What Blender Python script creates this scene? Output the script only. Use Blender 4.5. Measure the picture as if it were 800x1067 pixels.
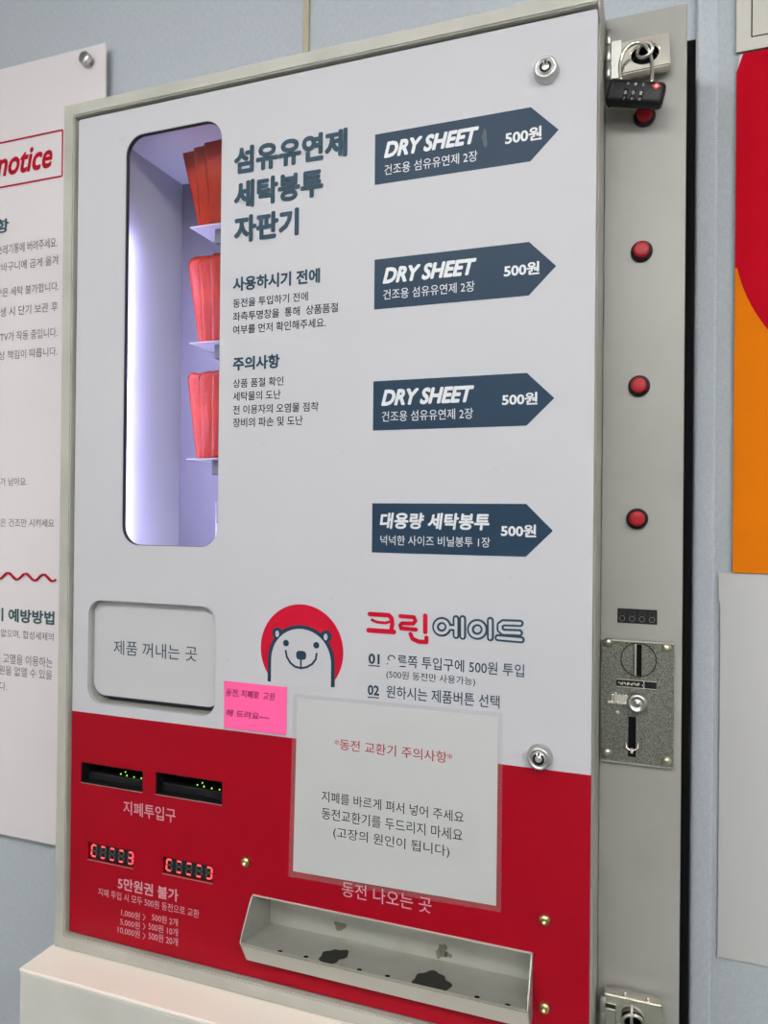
import bpy, bmesh, math, random
from mathutils import Vector, Matrix, noise as mnoise
random.seed(7)
for o in list(bpy.data.objects): bpy.data.objects.remove(o)
SC = bpy.context.scene
COL = SC.collection

# ------------------------------------------------------------------ camera
CAMZ = 1.50
FPX, YAW, PITCH, ROLL = 780.0, 0.350915, 0.004039, 0.009983
def cam_axes():
    cy, sy = math.cos(YAW), math.sin(YAW); cp, sp = math.cos(PITCH), math.sin(PITCH)
    f = Vector((-sy*cp, cy*cp, sp)); r = Vector((cy, sy, 0)); u = r.cross(f)
    c, s = math.cos(ROLL), math.sin(ROLL)
    return c*r + s*u, -s*r + c*u, f
RX, UP, FW = cam_axes()
cd = bpy.data.cameras.new('camera'); cam = bpy.data.objects.new('camera', cd); COL.objects.link(cam)
m = Matrix((RX, UP, -FW)).transposed().to_4x4(); m.translation = (0, 0, CAMZ)
cam.matrix_world = m
cd.sensor_fit = 'HORIZONTAL'; cd.sensor_width = 36; cd.lens = 36*FPX/800
cd.clip_start = 0.02; cd.clip_end = 50
cd.dof.use_dof = True; cd.dof.focus_distance = 0.80; cd.dof.aperture_fstop = 35.1/2.0
SC.camera = cam

# ------------------------------------------------------------------ world, light, exposure
W = bpy.data.worlds.new('world'); SC.world = W; W.use_nodes = True
W.node_tree.nodes['Background'].inputs[0].default_value = (0.80, 0.88, 1.0, 1)
W.node_tree.nodes['Background'].inputs[1].default_value = 0.45
SC.view_settings.view_transform = 'Standard'; SC.view_settings.look = 'None'
SC.view_settings.gamma = 1; SC.view_settings.exposure = 0.0
SC.view_settings.use_curve_mapping = False
LIGHTS = [((0.95, -0.80, 2.40), 55), ((-0.62, -0.60, 2.40), 36), ((0.0, -2.2, 2.40), 34)]   # bare fluorescent battens: place, power

# ------------------------------------------------------------------ helpers
def ray(x, y):
    return (x-400)*RX + (533.5-y)*UP + FPX*FW
def P(x, y, D):
    """point of the photograph's frame taken onto the plane Y = D; returns (X, Z)"""
    r = ray(x, y); return (r.x*D/r.y, CAMZ + r.z*D/r.y)
def mX(pts, D): return sum(P(x, y, D)[0] for x, y in pts)/len(pts)
def mZ(pts, D): return sum(P(x, y, D)[1] for x, y in pts)/len(pts)

MATS = {}
LATER = []   # objects are linked to the scene at the very end, so that lettering converts quickly
def mat(name, col, rough=0.5, metal=0.0, emit=None, es=0.0, bump=None, spec=None, coat=0, vary=None):
    if name in MATS: return MATS[name]
    m = bpy.data.materials.new(name); m.use_nodes = True; nt = m.node_tree; b = nt.nodes['Principled BSDF']
    b.inputs['Base Color'].default_value = (*col, 1); b.inputs['Roughness'].default_value = rough
    b.inputs['Metallic'].default_value = metal
    if spec is not None: b.inputs['Specular IOR Level'].default_value = spec
    if coat: b.inputs['Coat Weight'].default_value = coat; b.inputs['Coat Roughness'].default_value = 0.1
    if emit: b.inputs['Emission Color'].default_value = (*emit, 1); b.inputs['Emission Strength'].default_value = es
    if bump or vary:
        tc = nt.nodes.new('ShaderNodeTexCoord')
    if bump:
        sc, st, dist = bump
        n = nt.nodes.new('ShaderNodeTexNoise'); n.inputs['Scale'].default_value = sc; n.inputs['Detail'].default_value = 3
        nt.links.new(tc.outputs['Object'], n.inputs['Vector'])
        bp = nt.nodes.new('ShaderNodeBump'); bp.inputs['Strength'].default_value = st; bp.inputs['Distance'].default_value = dist
        nt.links.new(n.outputs['Fac'], bp.inputs['Height']); nt.links.new(bp.outputs['Normal'], b.inputs['Normal'])
    if vary:
        sc, col2, lo, hi = vary
        n = nt.nodes.new('ShaderNodeTexNoise'); n.inputs['Scale'].default_value = sc; n.inputs['Detail'].default_value = 6
        nt.links.new(tc.outputs['Object'], n.inputs['Vector'])
        mr = nt.nodes.new('ShaderNodeMapRange'); mr.inputs['From Min'].default_value = lo; mr.inputs['From Max'].default_value = hi
        nt.links.new(n.outputs['Fac'], mr.inputs['Value'])
        mx = nt.nodes.new('ShaderNodeMix'); mx.data_type = 'RGBA'
        mx.inputs['A'].default_value = (*col, 1); mx.inputs['B'].default_value = (*col2, 1)
        nt.links.new(mr.outputs['Result'], mx.inputs['Factor']); nt.links.new(mx.outputs['Result'], b.inputs['Base Color'])
    MATS[name] = m; return m

def link(name, me, mats, parent=None):
    o = bpy.data.objects.new(name, me); LATER.append(o)
    if not isinstance(mats, (list, tuple)): mats = [mats]
    if mats[0] is not None:
        if not len(me.materials):
            for mm in mats: me.materials.append(mm)
    if parent is not None:
        o.parent = parent; o.matrix_parent_inverse = wm(parent).inverted()
    return o
WM = {}
def wm(o):
    return Matrix.Translation(WM.get(o.name, Vector((0, 0, 0))))
def thing(name, label, cat, loc, group=None):
    o = bpy.data.objects.new(name, None); o.location = loc; LATER.append(o); o.empty_display_size = 0.05
    WM[o.name] = Vector(loc)
    o['label'] = label; o['category'] = cat
    if group: o['group'] = group
    return o
def tag(o, label, cat, group=None):
    o['label'] = label; o['category'] = cat
    if group: o['group'] = group
    return o
def struct(o): o['kind'] = 'structure'; return o

class B:
    """collects geometry in one bmesh"""
    def __init__(s): s.bm = bmesh.new()
    def add(s, verts, faces, mi=0, smooth=False):
        vs = [s.bm.verts.new(v) for v in verts]
        for f in faces:
            try:
                fc = s.bm.faces.new([vs[i] for i in f]); fc.material_index = mi; fc.smooth = smooth
            except ValueError: pass
        return s
    def box(s, x0, x1, y0, y1, z0, z1, mi=0, bev=0.0, seg=2):
        t = bmesh.new(); bmesh.ops.create_cube(t, size=1)
        for v in t.verts: v.co = Vector(((x0+x1)/2+v.co.x*(x1-x0), (y0+y1)/2+v.co.y*(y1-y0), (z0+z1)/2+v.co.z*(z1-z0)))
        if bev: bmesh.ops.bevel(t, geom=t.edges[:], offset=bev, segments=seg, affect='EDGES', profile=0.5)
        return s.merge(t, mi)
    def merge(s, t, mi=0, smooth=False, M=None):
        t.verts.index_update()
        vs = [s.bm.verts.new(M @ v.co if M else v.co) for v in t.verts]
        for f in t.faces:
            nf = s.bm.faces.new([vs[v.index] for v in f.verts]); nf.material_index = mi; nf.smooth = smooth or f.smooth
        t.free(); return s
    def lathe(s, c, axis, prof, n=32, mi=0, smooth=True):
        """prof: (radius, distance along axis) list"""
        c = Vector(c); a = Vector(axis).normalized(); u = a.orthogonal().normalized(); w = a.cross(u)
        rings = []
        for r, h in prof:
            if r < 1e-7: rings.append([s.bm.verts.new(c+a*h)])
            else: rings.append([s.bm.verts.new(c+a*h+(u*math.cos(2*math.pi*k/n)+w*math.sin(2*math.pi*k/n))*r) for k in range(n)])
        for A, Bq in zip(rings, rings[1:]):
            for k in range(n):
                k2 = (k+1) % n
                q = [A[k % len(A)], A[k2 % len(A)], Bq[k2 % len(Bq)], Bq[k % len(Bq)]]
                q2 = []
                for v in q:
                    if v not in q2: q2.append(v)
                if len(q2) >= 3:
                    try: f = s.bm.faces.new(q2); f.smooth = smooth; f.material_index = mi
                    except ValueError: pass
        return s
    def tube(s, pts, r, n=12, mi=0, closed=False):
        pts = [Vector(p) for p in pts]; L = len(pts); rings = []
        up = None
        for i, p in enumerate(pts):
            a = pts[(i-1) % L] if (closed or i) else p; b = pts[(i+1) % L] if (closed or i < L-1) else p
            t = (b-a).normalized()
            if up is None: up = t.orthogonal().normalized()
            up = (up - t*up.dot(t)).normalized(); w = t.cross(up)
            rings.append([s.bm.verts.new(p+(up*math.cos(2*math.pi*k/n)+w*math.sin(2*math.pi*k/n))*r) for k in range(n)])
        rr = list(zip(rings, rings[1:])) + ([(rings[-1], rings[0])] if closed else [])
        for A, Bq in rr:
            for k in range(n):
                f = s.bm.faces.new([A[k], A[(k+1) % n], Bq[(k+1) % n], Bq[k]]); f.smooth = True; f.material_index = mi
        if not closed:
            f = s.bm.faces.new(rings[0][::-1]); f.material_index = mi
            f = s.bm.faces.new(rings[-1]); f.material_index = mi
        return s
    def prism(s, poly, y0, y1, mi=0, holes=(), bev=0.0):
        """flat shape drawn in X,Z, with holes, solid between Y=y0 (front) and Y=y1"""
        cu = bpy.data.curves.new('tmp', 'CURVE'); cu.dimensions = '2D'; cu.fill_mode = 'BOTH'; cu.extrude = abs(y1-y0)/2
        for pl in [poly]+list(holes):
            sp = cu.splines.new('POLY'); sp.points.add(len(pl)-1); sp.use_cyclic_u = True
            for q, (x, z) in zip(sp.points, pl): q.co = (x, z, 0, 1)
        s.from_curve(cu, lambda v: Vector((v.x, (y0+y1)/2-v.z, v.y)), mi); return s
    def from_curve(s, cu, fn, mi=0):
        o = bpy.data.objects.new('tmp', cu); COL.objects.link(o)
        me = bpy.data.meshes.new_from_object(o.evaluated_get(bpy.context.evaluated_depsgraph_get()))
        vs = [s.bm.verts.new(fn(v.co)) for v in me.vertices]
        for p in me.polygons:
            try: f = s.bm.faces.new([vs[i] for i in p.vertices]); f.material_index = mi
            except ValueError: pass
        bpy.data.objects.remove(o); bpy.data.meshes.remove(me)
        if isinstance(cu, bpy.types.Curve) : bpy.data.curves.remove(cu)
    def ribbon(s, pts, w, y, mi=0, caps=True, closed=False):
        """flat painted stroke with round ends, in the plane Y=y, pts in X,Z"""
        pts = [Vector((p[0], p[1])) for p in pts]
        if closed: pts = pts+[pts[0]]
        for a, b in zip(pts, pts[1:]):
            d = (b-a)
            if d.length < 1e-9: continue
            d.normalize(); n = Vector((-d.y, d.x))*w/2
            y -= 1.5e-5
            s.add([(q.x, y, q.y) for q in (a-n, b-n, b+n, a+n)], [(0, 1, 2, 3)], mi)
        if caps:
            for p in pts:
                y -= 1.5e-5
                s.add([(p.x+math.cos(k*math.pi/8)*w/2, y, p.y+math.sin(k*math.pi/8)*w/2) for k in range(16)], [tuple(range(16))], mi)
        return s
    def build(s, name, mats, parent=None, smooth_angle=None):
        me = bpy.data.meshes.new(name); bmesh.ops.recalc_face_normals(s.bm, faces=s.bm.faces[:])
        s.bm.to_mesh(me); s.bm.free(); return link(name, me, mats, parent)

def rrect(x0, x1, z0, z1, r, n=8):
    out = []
    for cx, cz, a0 in ((x1-r, z1-r, 0), (x0+r, z1-r, 90), (x0+r, z0+r, 180), (x1-r, z0+r, 270)):
        for k in range(n+1):
            a = math.radians(a0+90*k/n); out.append((cx+r*math.cos(a), cz+r*math.sin(a)))
    return out
def circ(cx, cz, r, n=40): return [(cx+r*math.cos(2*math.pi*k/n), cz+r*math.sin(2*math.pi*k/n)) for k in range(n)]

def boxpx(l, r, D):
    """box from two ends in the frame: l = (x, ytop, ybottom), r likewise -> x0,x1,z0,z1 on plane D"""
    x0 = (P(l[0], l[1], D)[0]+P(l[0], l[2], D)[0])/2; x1 = (P(r[0], r[1], D)[0]+P(r[0], r[2], D)[0])/2
    z1 = (P(l[0], l[1], D)[1]+P(r[0], r[1], D)[1])/2; z0 = (P(l[0], l[2], D)[1]+P(r[0], r[2], D)[1])/2
    return x0, x1, z0, z1
FONTC = []
def text(bb, s, x0, x1, z0, z1, y, bold=0.0, shear=0.0, mi=0, rot=0.0):
    cu = bpy.data.curves.new('tmp', 'FONT') if not FONTC else FONTC[0]; FONTC[:] = [cu]; cu.body = s; cu.size = 1; cu.offset = 0; cu.shear = shear; cu.resolution_u = 3
    o = bpy.data.objects.new('tmp', cu); COL.objects.link(o)
    me = bpy.data.meshes.new_from_object(o.evaluated_get(bpy.context.evaluated_depsgraph_get()))
    xs = [v.co.x for v in me.vertices]; ys = [v.co.y for v in me.vertices]
    bq = max(bold, 0); ax, bx, ay, by = min(xs)-bq, max(xs)+bq, min(ys)-bq, max(ys)+bq
    cx, cz = (x0+x1)/2, (z0+z1)/2; c, sn = math.cos(rot), math.sin(rot)
    offs = [(0, 0)] if bold <= .004 else [(0, 0)]+[(bold*math.cos(k*math.pi/6+.2), bold*math.sin(k*math.pi/6+.2)) for k in range(12)]
    if .004 < bold <= .02: offs = [(0, 0)]+[(bold*a_, bold*b_) for a_, b_ in ((1, 0), (-1, 0), (0, 1), (0, -1))]
    for q, (ox_, oz_) in enumerate(offs):
        vs = []
        for v in me.vertices:
            u = x0+(v.co.x+ox_-ax)/(bx-ax)*(x1-x0)-cx; w = z0+(v.co.y+oz_-ay)/(by-ay)*(z1-z0)-cz
            vs.append(bb.bm.verts.new((cx+c*u-sn*w, y-q*1.5e-5, cz+sn*u+c*w)))
        for p in me.polygons:
            try: f = bb.bm.faces.new([vs[i] for i in p.vertices]); f.material_index = mi
            except ValueError: pass
    bpy.data.objects.remove(o); bpy.data.meshes.remove(me)
def textpx(bb, s, l, r, D, lift=0.0004, **k):
    text(bb, s, *boxpx(l, r, D), D-lift, **k)
def line(parent, name, m_, s, l, r, D, **k):
    t = B(); textpx(t, s, l, r, D, **k); return t.build(name, m_, parent)

# ------------------------------------------------------------------ materials
WHITE = mat('white_enamel', (0.60, 0.605, 0.64), 0.32, bump=(60, 0.03, 0.001))
GREY = mat('warm_grey_enamel', (0.40, 0.395, 0.36), 0.38, vary=(18, (0.34, 0.335, 0.30), 0.45, 0.75))
STRIPM = mat('grey_side_enamel', (0.305, 0.30, 0.287), 0.40, vary=(9, (0.265, 0.26, 0.245), 0.45, 0.8))
DARKG = mat('dark_metal_and_shade', (0.06, 0.06, 0.055), 0.6)
NAVY = mat('slate_blue_print', (0.017, 0.038, 0.070), 0.4, spec=.12)
INK = mat('dark_teal_ink', (0.025, 0.055, 0.085), 0.5, spec=.15)
GINK = mat('thin_grey_ink', (0.035, 0.045, 0.06), 0.5, spec=.15)
WPRINT = mat('white_print', (0.62, 0.64, 0.68), 0.4)
REDP = mat('crimson_print', (0.42, 0.006, 0.025), 0.35, spec=.12)
PINKP = mat('pale_pink_print', (0.60, 0.30, 0.36), 0.4)
BLACK = mat('black_plastic', (0.006, 0.006, 0.008), 0.45, spec=.3)
MATB = mat('matt_black', (0.004, 0.004, 0.005), 0.8, spec=0.1)
CHROME = mat('polished_steel', (0.78, 0.75, 0.68), 0.16, 1.0, bump=(40, 0.05, 0.002))
STEEL = mat('brushed_steel', (0.60, 0.60, 0.58), 0.30, 1.0)
BRASS = mat('brass_yellow_zinc', (0.55, 0.42, 0.20), 0.28, 1.0)
HAMMER = mat('hammered_zinc', (0.26, 0.27, 0.245), 0.36, 1.0, bump=(1100, 1.0, 0.0012), vary=(1300, (.10, .105, .09), .45, .60))
TRAYM = mat('stainless_tray', (0.40, 0.405, 0.37), 0.42, 0.35, bump=(150, 0.08, 0.001), vary=(30, (0.34, 0.34, 0.30), 0.5, 0.8))
BUTR = mat('red_button_plastic', (0.34, 0.008, 0.016), 0.4, spec=.3)
LEDR = mat('red_led', (0.8, 0.05, 0.05), 0.5, emit=(1.0, 0.05, 0.06), es=3.2)
LEDG = mat('green_led', (0.2, 0.8, 0.05), 0.5, emit=(0.35, 1.0, 0.05), es=1.6)
SEGOFF = mat('unlit_segment', (0.07, 0.07, 0.068), 0.4)
SEGDIM = mat('unlit_segment_pale', (0.16, 0.17, 0.16), 0.4)
LINING = mat('compartment_lining', (0.62, 0.62, 0.68), 0.5)

def panel_mat(zsplit):
    m = bpy.data.materials.new('white_over_crimson_panel'); m.use_nodes = True; nt = m.node_tree; b = nt.nodes['Principled BSDF']
    tc = nt.nodes.new('ShaderNodeTexCoord'); sx = nt.nodes.new('ShaderNodeSeparateXYZ'); nt.links.new(tc.outputs['Object'], sx.inputs[0])
    lt = nt.nodes.new('ShaderNodeMath'); lt.operation = 'LESS_THAN'; lt.inputs[1].default_value = zsplit
    nt.links.new(sx.outputs['Z'], lt.inputs[0])
    n = nt.nodes.new('ShaderNodeTexNoise'); n.inputs['Scale'].default_value = 22; n.inputs['Detail'].default_value = 8; n.inputs['Roughness'].default_value = 0.6
    nt.links.new(tc.outputs['Object'], n.inputs['Vector'])
    mr = nt.nodes.new('ShaderNodeMapRange'); mr.inputs['From Min'].default_value = 0.70; mr.inputs['From Max'].default_value = 0.78
    nt.links.new(n.outputs['Fac'], mr.inputs['Value'])
    w = nt.nodes.new('ShaderNodeMix'); w.data_type = 'RGBA'; w.inputs['A'].default_value = (0.48, 0.483, 0.525, 1); w.inputs['B'].default_value = (0.42, 0.42, 0.43, 1)
    nt.links.new(mr.outputs['Result'], w.inputs['Factor'])
    x = nt.nodes.new('ShaderNodeMix'); x.data_type = 'RGBA'; x.inputs['B'].default_value = (0.275, 0.0014, 0.010, 1)
    nt.links.new(w.outputs['Result'], x.inputs['A']); nt.links.new(lt.outputs[0], x.inputs['Factor'])
    nt.links.new(x.outputs['Result'], b.inputs['Base Color']); b.inputs['Roughness'].default_value = 0.40; b.inputs['Specular IOR Level'].default_value = 0.12
    return m
def wall_mat(name, c1, c2, vert=900):
    m = bpy.data.materials.new(name); m.use_nodes = True; nt = m.node_tree; b = nt.nodes['Principled BSDF']
    tc = nt.nodes.new('ShaderNodeTexCoord')
    fac = []
    for sc in ((vert, 1, 120), (160, 1, vert)):
        mp = nt.nodes.new('ShaderNodeMapping'); mp.inputs['Scale'].default_value = sc; nt.links.new(tc.outputs['Object'], mp.inputs['Vector'])
        n = nt.nodes.new('ShaderNodeTexNoise'); n.inputs['Scale'].default_value = 1; n.inputs['Detail'].default_value = 2
        nt.links.new(mp.outputs[0], n.inputs['Vector']); fac.append(n)
    ad = nt.nodes.new('ShaderNodeMath'); ad.operation = 'ADD'; nt.links.new(fac[0].outputs['Fac'], ad.inputs[0]); nt.links.new(fac[1].outputs['Fac'], ad.inputs[1])
    mr = nt.nodes.new('ShaderNodeMapRange'); mr.inputs['From Min'].default_value = 0.65; mr.inputs['From Max'].default_value = 1.35
    nt.links.new(ad.outputs[0], mr.inputs['Value'])
    mx = nt.nodes.new('ShaderNodeMix'); mx.data_type = 'RGBA'; mx.inputs['A'].default_value = (*c1, 1); mx.inputs['B'].default_value = (*c2, 1)
    nt.links.new(mr.outputs['Result'], mx.inputs['Factor']); nt.links.new(mx.outputs['Result'], b.inputs['Base Color'])
    bp = nt.nodes.new('ShaderNodeBump'); bp.inputs['Strength'].default_value = 0.35; bp.inputs['Distance'].default_value = 0.0006
    nt.links.new(ad.outputs[0], bp.inputs['Height']); nt.links.new(bp.outputs['Normal'], b.inputs['Normal'])
    b.inputs['Roughness'].default_value = 0.85; b.inputs['Specular IOR Level'].default_value = 0.2
    return m
WALLM = wall_mat('blue_grey_woven_wallpaper', (0.41, 0.455, 0.51), (0.54, 0.58, 0.64))
WALLD = wall_mat('blue_grey_coarse_wallpaper', (0.36, 0.40, 0.44), (0.49, 0.53, 0.57), 1400)
PLAIN = mat('plain_room_paint', (0.68, 0.68, 0.68), 0.8)
FLOORM = mat('green_grey_floor', (0.17, 0.195, 0.165), 0.5, vary=(3, (0.14, 0.16, 0.135), 0.4, 0.7))
CEILM = mat('white_ceiling_board', (0.75, 0.75, 0.73), 0.8)

# ------------------------------------------------------------------ planes of the place (metres in front of the lens, along Y)
DP = 0.700      # printed face of the machine door
DB = 0.694      # proud bezel
DS = 0.800      # face of the side coin box
DH = 0.857      # matt black block behind the side coin box
DW = 0.940      # wall
DPO = 0.922     # face of the notice board on its standoffs

# ------------------------------------------------------------------ room
struct(B().box(-2.2, 2.2, DW, DW+0.12, 0, 2.5).build('wall_back', WALLM))
struct(B().box(-2.3, -2.2, -3.0, DW+0.12, 0, 2.5).build('wall_left', PLAIN))
struct(B().box(2.2, 2.3, -3.0, DW+0.12, 0, 2.5).build('wall_right', PLAIN))
struct(B().box(-2.3, 2.3, -3.1, -3.0, 0, 2.5).build('wall_front', PLAIN))
struct(B().box(-2.3, 2.3, -3.1, DW+0.12, -0.1, 0).build('floor', FLOORM))
struct(B().box(-2.3, 2.3, -3.1, DW+0.12, 2.5, 2.6).build('ceiling', CEILM))
for k, (p, pw) in enumerate(LIGHTS):
    t = thing('ceiling_light', ['white batten light on the ceiling nearest above the vending machine', 'white batten light on the ceiling over the notice board', 'white batten light at the far end of the room'][k], 'light', (p[0], p[1], 2.5))
    B().box(p[0]-.62, p[0]+.62, p[1]-.05, p[1]+.05, 2.44, 2.4985, bev=.004).build('housing', CEILM, t)
    TUBEM = mat('fluorescent_tube', (.9, .9, .9), .5, emit=(1.0, .985, .95), es=pw/(math.pi*.12*2)) if k == 0 else mat('fluorescent_tube_%d' % k, (.9, .9, .9), .5, emit=(1.0, .985, .95), es=pw/(math.pi*.12*2))
    for dy in (-.03, .03):
        B().tube([(p[0]-.6, p[1]+dy, p[2]), (p[0]+.6, p[1]+dy, p[2])], .016, 10).build('tube', TUBEM, t)
    B().box(p[0]-.615, p[0]-.6, p[1]-.05, p[1]+.05, 2.38, 2.44, bev=.002).build('end_cap', CEILM, t)
    B().box(p[0]+.6, p[0]+.615, p[1]-.05, p[1]+.05, 2.38, 2.44, bev=.002).build('end_cap', CEILM, t)
# wallpaper panels: an upper layer of cloth, ending in a rounded edge just right of the machine, over a coarser one
xe = mX([(727, 30), (721.6, 260), (717.5, 600), (717.6, 1060)], DW-0.012)+0.001
xs = mX([(752, 100), (746, 260), (744.5, 600)], DW-0.012)
struct(B().box(xe, xs, DW-0.012, DW, 0, 2.5, bev=0.004, seg=3).build('trim_1', WALLM))
struct(B().box(xs-0.003, 2.2, DW-0.0105, DW, 0, 2.5, bev=0.0008, seg=1).build('trim_2', WALLD))
DW2 = DW-0.0125  # surface that the papers on the right hang on
xa, za = P(316.5, 54, DW-0.004); xb, zb = P(321.5, 54, DW-0.004)
struct(B().box(P(316.0, 20, DW-.004)[0], P(322, 20, DW-.004)[0], DW-0.006, DW, 0.9, 2.5, bev=0.001, seg=1).build('trim_3', mat('beige_strip', (0.46, 0.41, 0.31), 0.5)))

# ------------------------------------------------------------------ counter under the machine
zc = mZ([(55.7, 985), (120, 1002.6)], DB)-0.0005
cxl = P(55.7, 985, DB)[0]-0.0005
r = ray(19.8, 1008.8); tt = (zc-CAMZ)/r.z; cfy = r.y*tt; cxl = r.x*tt
cnt = thing('counter', 'white painted counter with cream top under the vending machine', 'counter', (0.0, 0.8, 0))
CTOP = mat('cream_counter_top', (0.93, 0.855, 0.78), 0.45)
CFR = mat('white_counter_front', (0.60, 0.59, 0.57), 0.5, vary=(8, (0.54, 0.53, 0.50), 0.4, 0.7))
B().box(cxl, -.0665, cfy, DW-0.013, zc-0.004, zc, bev=0.001, seg=2).build('countertop', CTOP, cnt)
B().box(cxl+0.0005, -.067, cfy+0.0005, DW-0.013, 0.0, zc-0.0042, bev=0.0015, seg=2).build('counter_body', CFR, cnt)

# ------------------------------------------------------------------ the vending machine
px0 = mX([(81, 123), (80, 300), (78.6, 620), (72, 970)], DP); px1 = mX([(624, 10), (621, 260), (615, 600), (614, 1060)], DP)
pz1 = mZ([(81, 123), (240, 93), (370, 64.7), (620, 9.4)], DP); pz0 = mZ([(72, 970), (230, 1007), (444, 1067)], DP)
bx0 = mX([(66.6, 111), (62, 550), (55.7, 986)], DB); bz1 = mZ([(66.6, 111), (240, 72), (370, 40.6), (557, 0)], DB)
bz0 = zc+0.0004
zsplit = mZ([(78, 743), (290, 766), (519, 795), (614, 807.3)], DP)
vm = thing('vending_machine', 'wall-side white and crimson vending machine with lit product window and coin tray', 'vending machine', ((px0+px1)/2, 0.82, bz0))
# openings
wx0 = mX([(130.5, 200), (127.5, 540)], DP); wx1 = mX([(229.5, 180), (228, 540)], DP)
wz1 = mZ([(160, 135.5), (213, 128)], DP); wz0 = mZ([(150, 568.5), (210, 570)], DP)
ox0, ox1 = mX([(91.5, 690)], DP), mX([(224.5, 690)], DP); oz1 = mZ([(110, 626), (210, 631.5)], DP); oz0 = mZ([(105, 734), (210, 745.5)], DP)
def quad_rect(l, r, D=DP): return boxpx(l, r, D)
bills = [boxpx((84.5, 793.5, 816), (148.8, 804, 825), DP), boxpx((162, 805, 829), (231.5, 814, 837.5), DP)]
disps = [boxpx((91.5, 878, 896.5), (139, 886, 904), DP), boxpx((169.5, 893, 910.5), (221.5, 902, 920.5), DP)]
tx0, tx1 = P(262.8, 955, DP)[0], P(555.5, 1010, DP)[0]
tz1 = mZ([(262.8, 932), (556, 992)], DP)
zlipf = mZ([(246.6, 984.4), (551.6, 1053)], 0.674)      # floor front edge
tz0 = zlipf-0.020
HOLES = [rrect(wx0, wx1, wz0, wz1, 0.022, 10), rrect(ox0, ox1, oz0, oz1, 0.018, 10)] + \
        [rrect(a, b, c, d, 0.0003, 1) for a, b, c, d in bills+disps] + [rrect(tx0, tx1, tz0, tz1, 0.0005, 1)]
PM = panel_mat(zsplit)
B().prism(rrect(px0, px1, pz0, pz1, 0.0025, 3), DP, DP+0.0055, holes=HOLES).build('front_panel', PM, vm)
H2 = [rrect(P(188, 380, .830)[0]-.004, wx1+.110, wz0-.024, wz1+.020, .002, 2)]+HOLES[1:]
B().prism(rrect(bx0+0.001, px1-0.001, bz0+0.002, bz1-0.002, 0.001, 2), DP+0.006, DP+0.028, holes=H2).build('door_shell', GREY, vm)
# bezel: U of folded metal round three sides of the panel
g = 0.0022
bev = [(bx0, bz1), (px1, bz1), (px1, pz1+g), (px0-g, pz1+g), (px0-g, pz0-g), (px1, pz0-g), (px1, bz0), (bx0, bz0)]
bb = B().prism(bev[::-1], DB, DP+0.0275)
bmesh.ops.remove_doubles(bb.bm, verts=bb.bm.verts[:], dist=1e-6)
ed = [e for e in bb.bm.edges if len(e.link_faces) == 2 and e.calc_face_angle(0) > 0.8]
bmesh.ops.bevel(bb.bm, geom=ed, offset=0.0012, segments=2, affect='EDGES')
bb.build('door_bezel', GREY, vm)
# body behind the door: open box of sheet metal
bdx1 = px1-0.045; y0b = DP+0.0285
bd = B()
bd.box(bx0+0.006, bx0+0.008, y0b, DW-0.001, bz0, bz1-0.006); bd.box(bdx1-0.002, bdx1, y0b, DW-0.001, bz0, bz1-0.006)
bd.box(bx0+0.008, bdx1-0.002, y0b, DW-0.001, bz1-0.008, bz1-0.006); bd.box(bx0+0.008, bdx1-0.002, y0b, DW-0.001, bz0, bz0+0.002)
bd.box(bx0+0.008, bdx1-0.002, DW-0.003, DW-0.001, bz0+0.002, bz1-0.008)
bd.build('cabinet_body', GREY, vm)
# lit compartment
cyb = 0.830; cx0, cx1, cz0 = P(188, 380, cyb)[0], wx1+0.105, wz0-0.020
yf = DP+0.0058
cz1 = max(P(188, 195, cyb)[1], wz1+.002)
cp = B()
th = 0.0015
cp.box(cx0-th, cx0, yf, cyb, cz0, cz1); cp.box(cx1, cx1+th, yf, cyb, cz0, cz1)
cp.box(cx0-th, cx1+th, yf, cyb, cz1, cz1+th); cp.box(cx0-th, cx1+th, yf, cyb, cz0-th, cz0)
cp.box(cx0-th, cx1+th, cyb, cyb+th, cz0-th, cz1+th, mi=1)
cp.build('product_compartment', [LINING, mat('shaded_compartment_back', (.115, .11, .135), .5)], vm)  # back wall coloured darker than the lining, standing in for weaker light there
# pane
gm = bpy.data.materials.new('clear_window_pane'); gm.use_nodes = True; nt = gm.node_tree; nt.nodes.clear()
out = nt.nodes.new('ShaderNodeOutputMaterial'); tr = nt.nodes.new('ShaderNodeBsdfTransparent'); gl = nt.nodes.new('ShaderNodeBsdfGlossy'); fr = nt.nodes.new('ShaderNodeFresnel'); mx = nt.nodes.new('ShaderNodeMixShader')
tr.inputs[0].default_value = (0.97, 0.97, 0.98, 1); gl.inputs['Roughness'].default_value = 0.02; fr.inputs['IOR'].default_value = 1.18
nt.links.new(fr.outputs[0], mx.inputs[0]); nt.links.new(tr.outputs[0], mx.inputs[1]); nt.links.new(gl.outputs[0], mx.inputs[2]); nt.links.new(mx.outputs[0], out.inputs[0])
B().prism(rrect(wx0+0.0003, wx1-0.0003, wz0+0.0003, wz1-0.0003, 0.0218, 10), DP+0.0035, DP+0.005).build('window_pane', gm, vm)
B().prism(rrect(wx0+.0001, wx1-.0001, wz0+.0001, wz1-.0001, 0.022, 10), DP+0.0006, DP+0.0054, holes=[rrect(wx0+0.0010, wx1-0.0006, wz0+0.0004, wz1-0.0006, 0.0215, 10)]).build('window_gasket', mat('dark_gasket', (0.02, 0.02, 0.03), 0.6), vm)
# led strips: one upright on the back of the door right of the window, lower half
LEDV = mat('violet_white_led', (0.8, 0.8, 1.0), 0.5, emit=(0.60, 0.58, 1.0), es=112.0)
zt = P(131, 235, DP)[1]
B().box(cx0+0.0055, cx0+0.0095, yf+0.002, yf+0.005, cz0+0.004, zt, bev=0.0006).build('led_strip', LEDV, vm)

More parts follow.
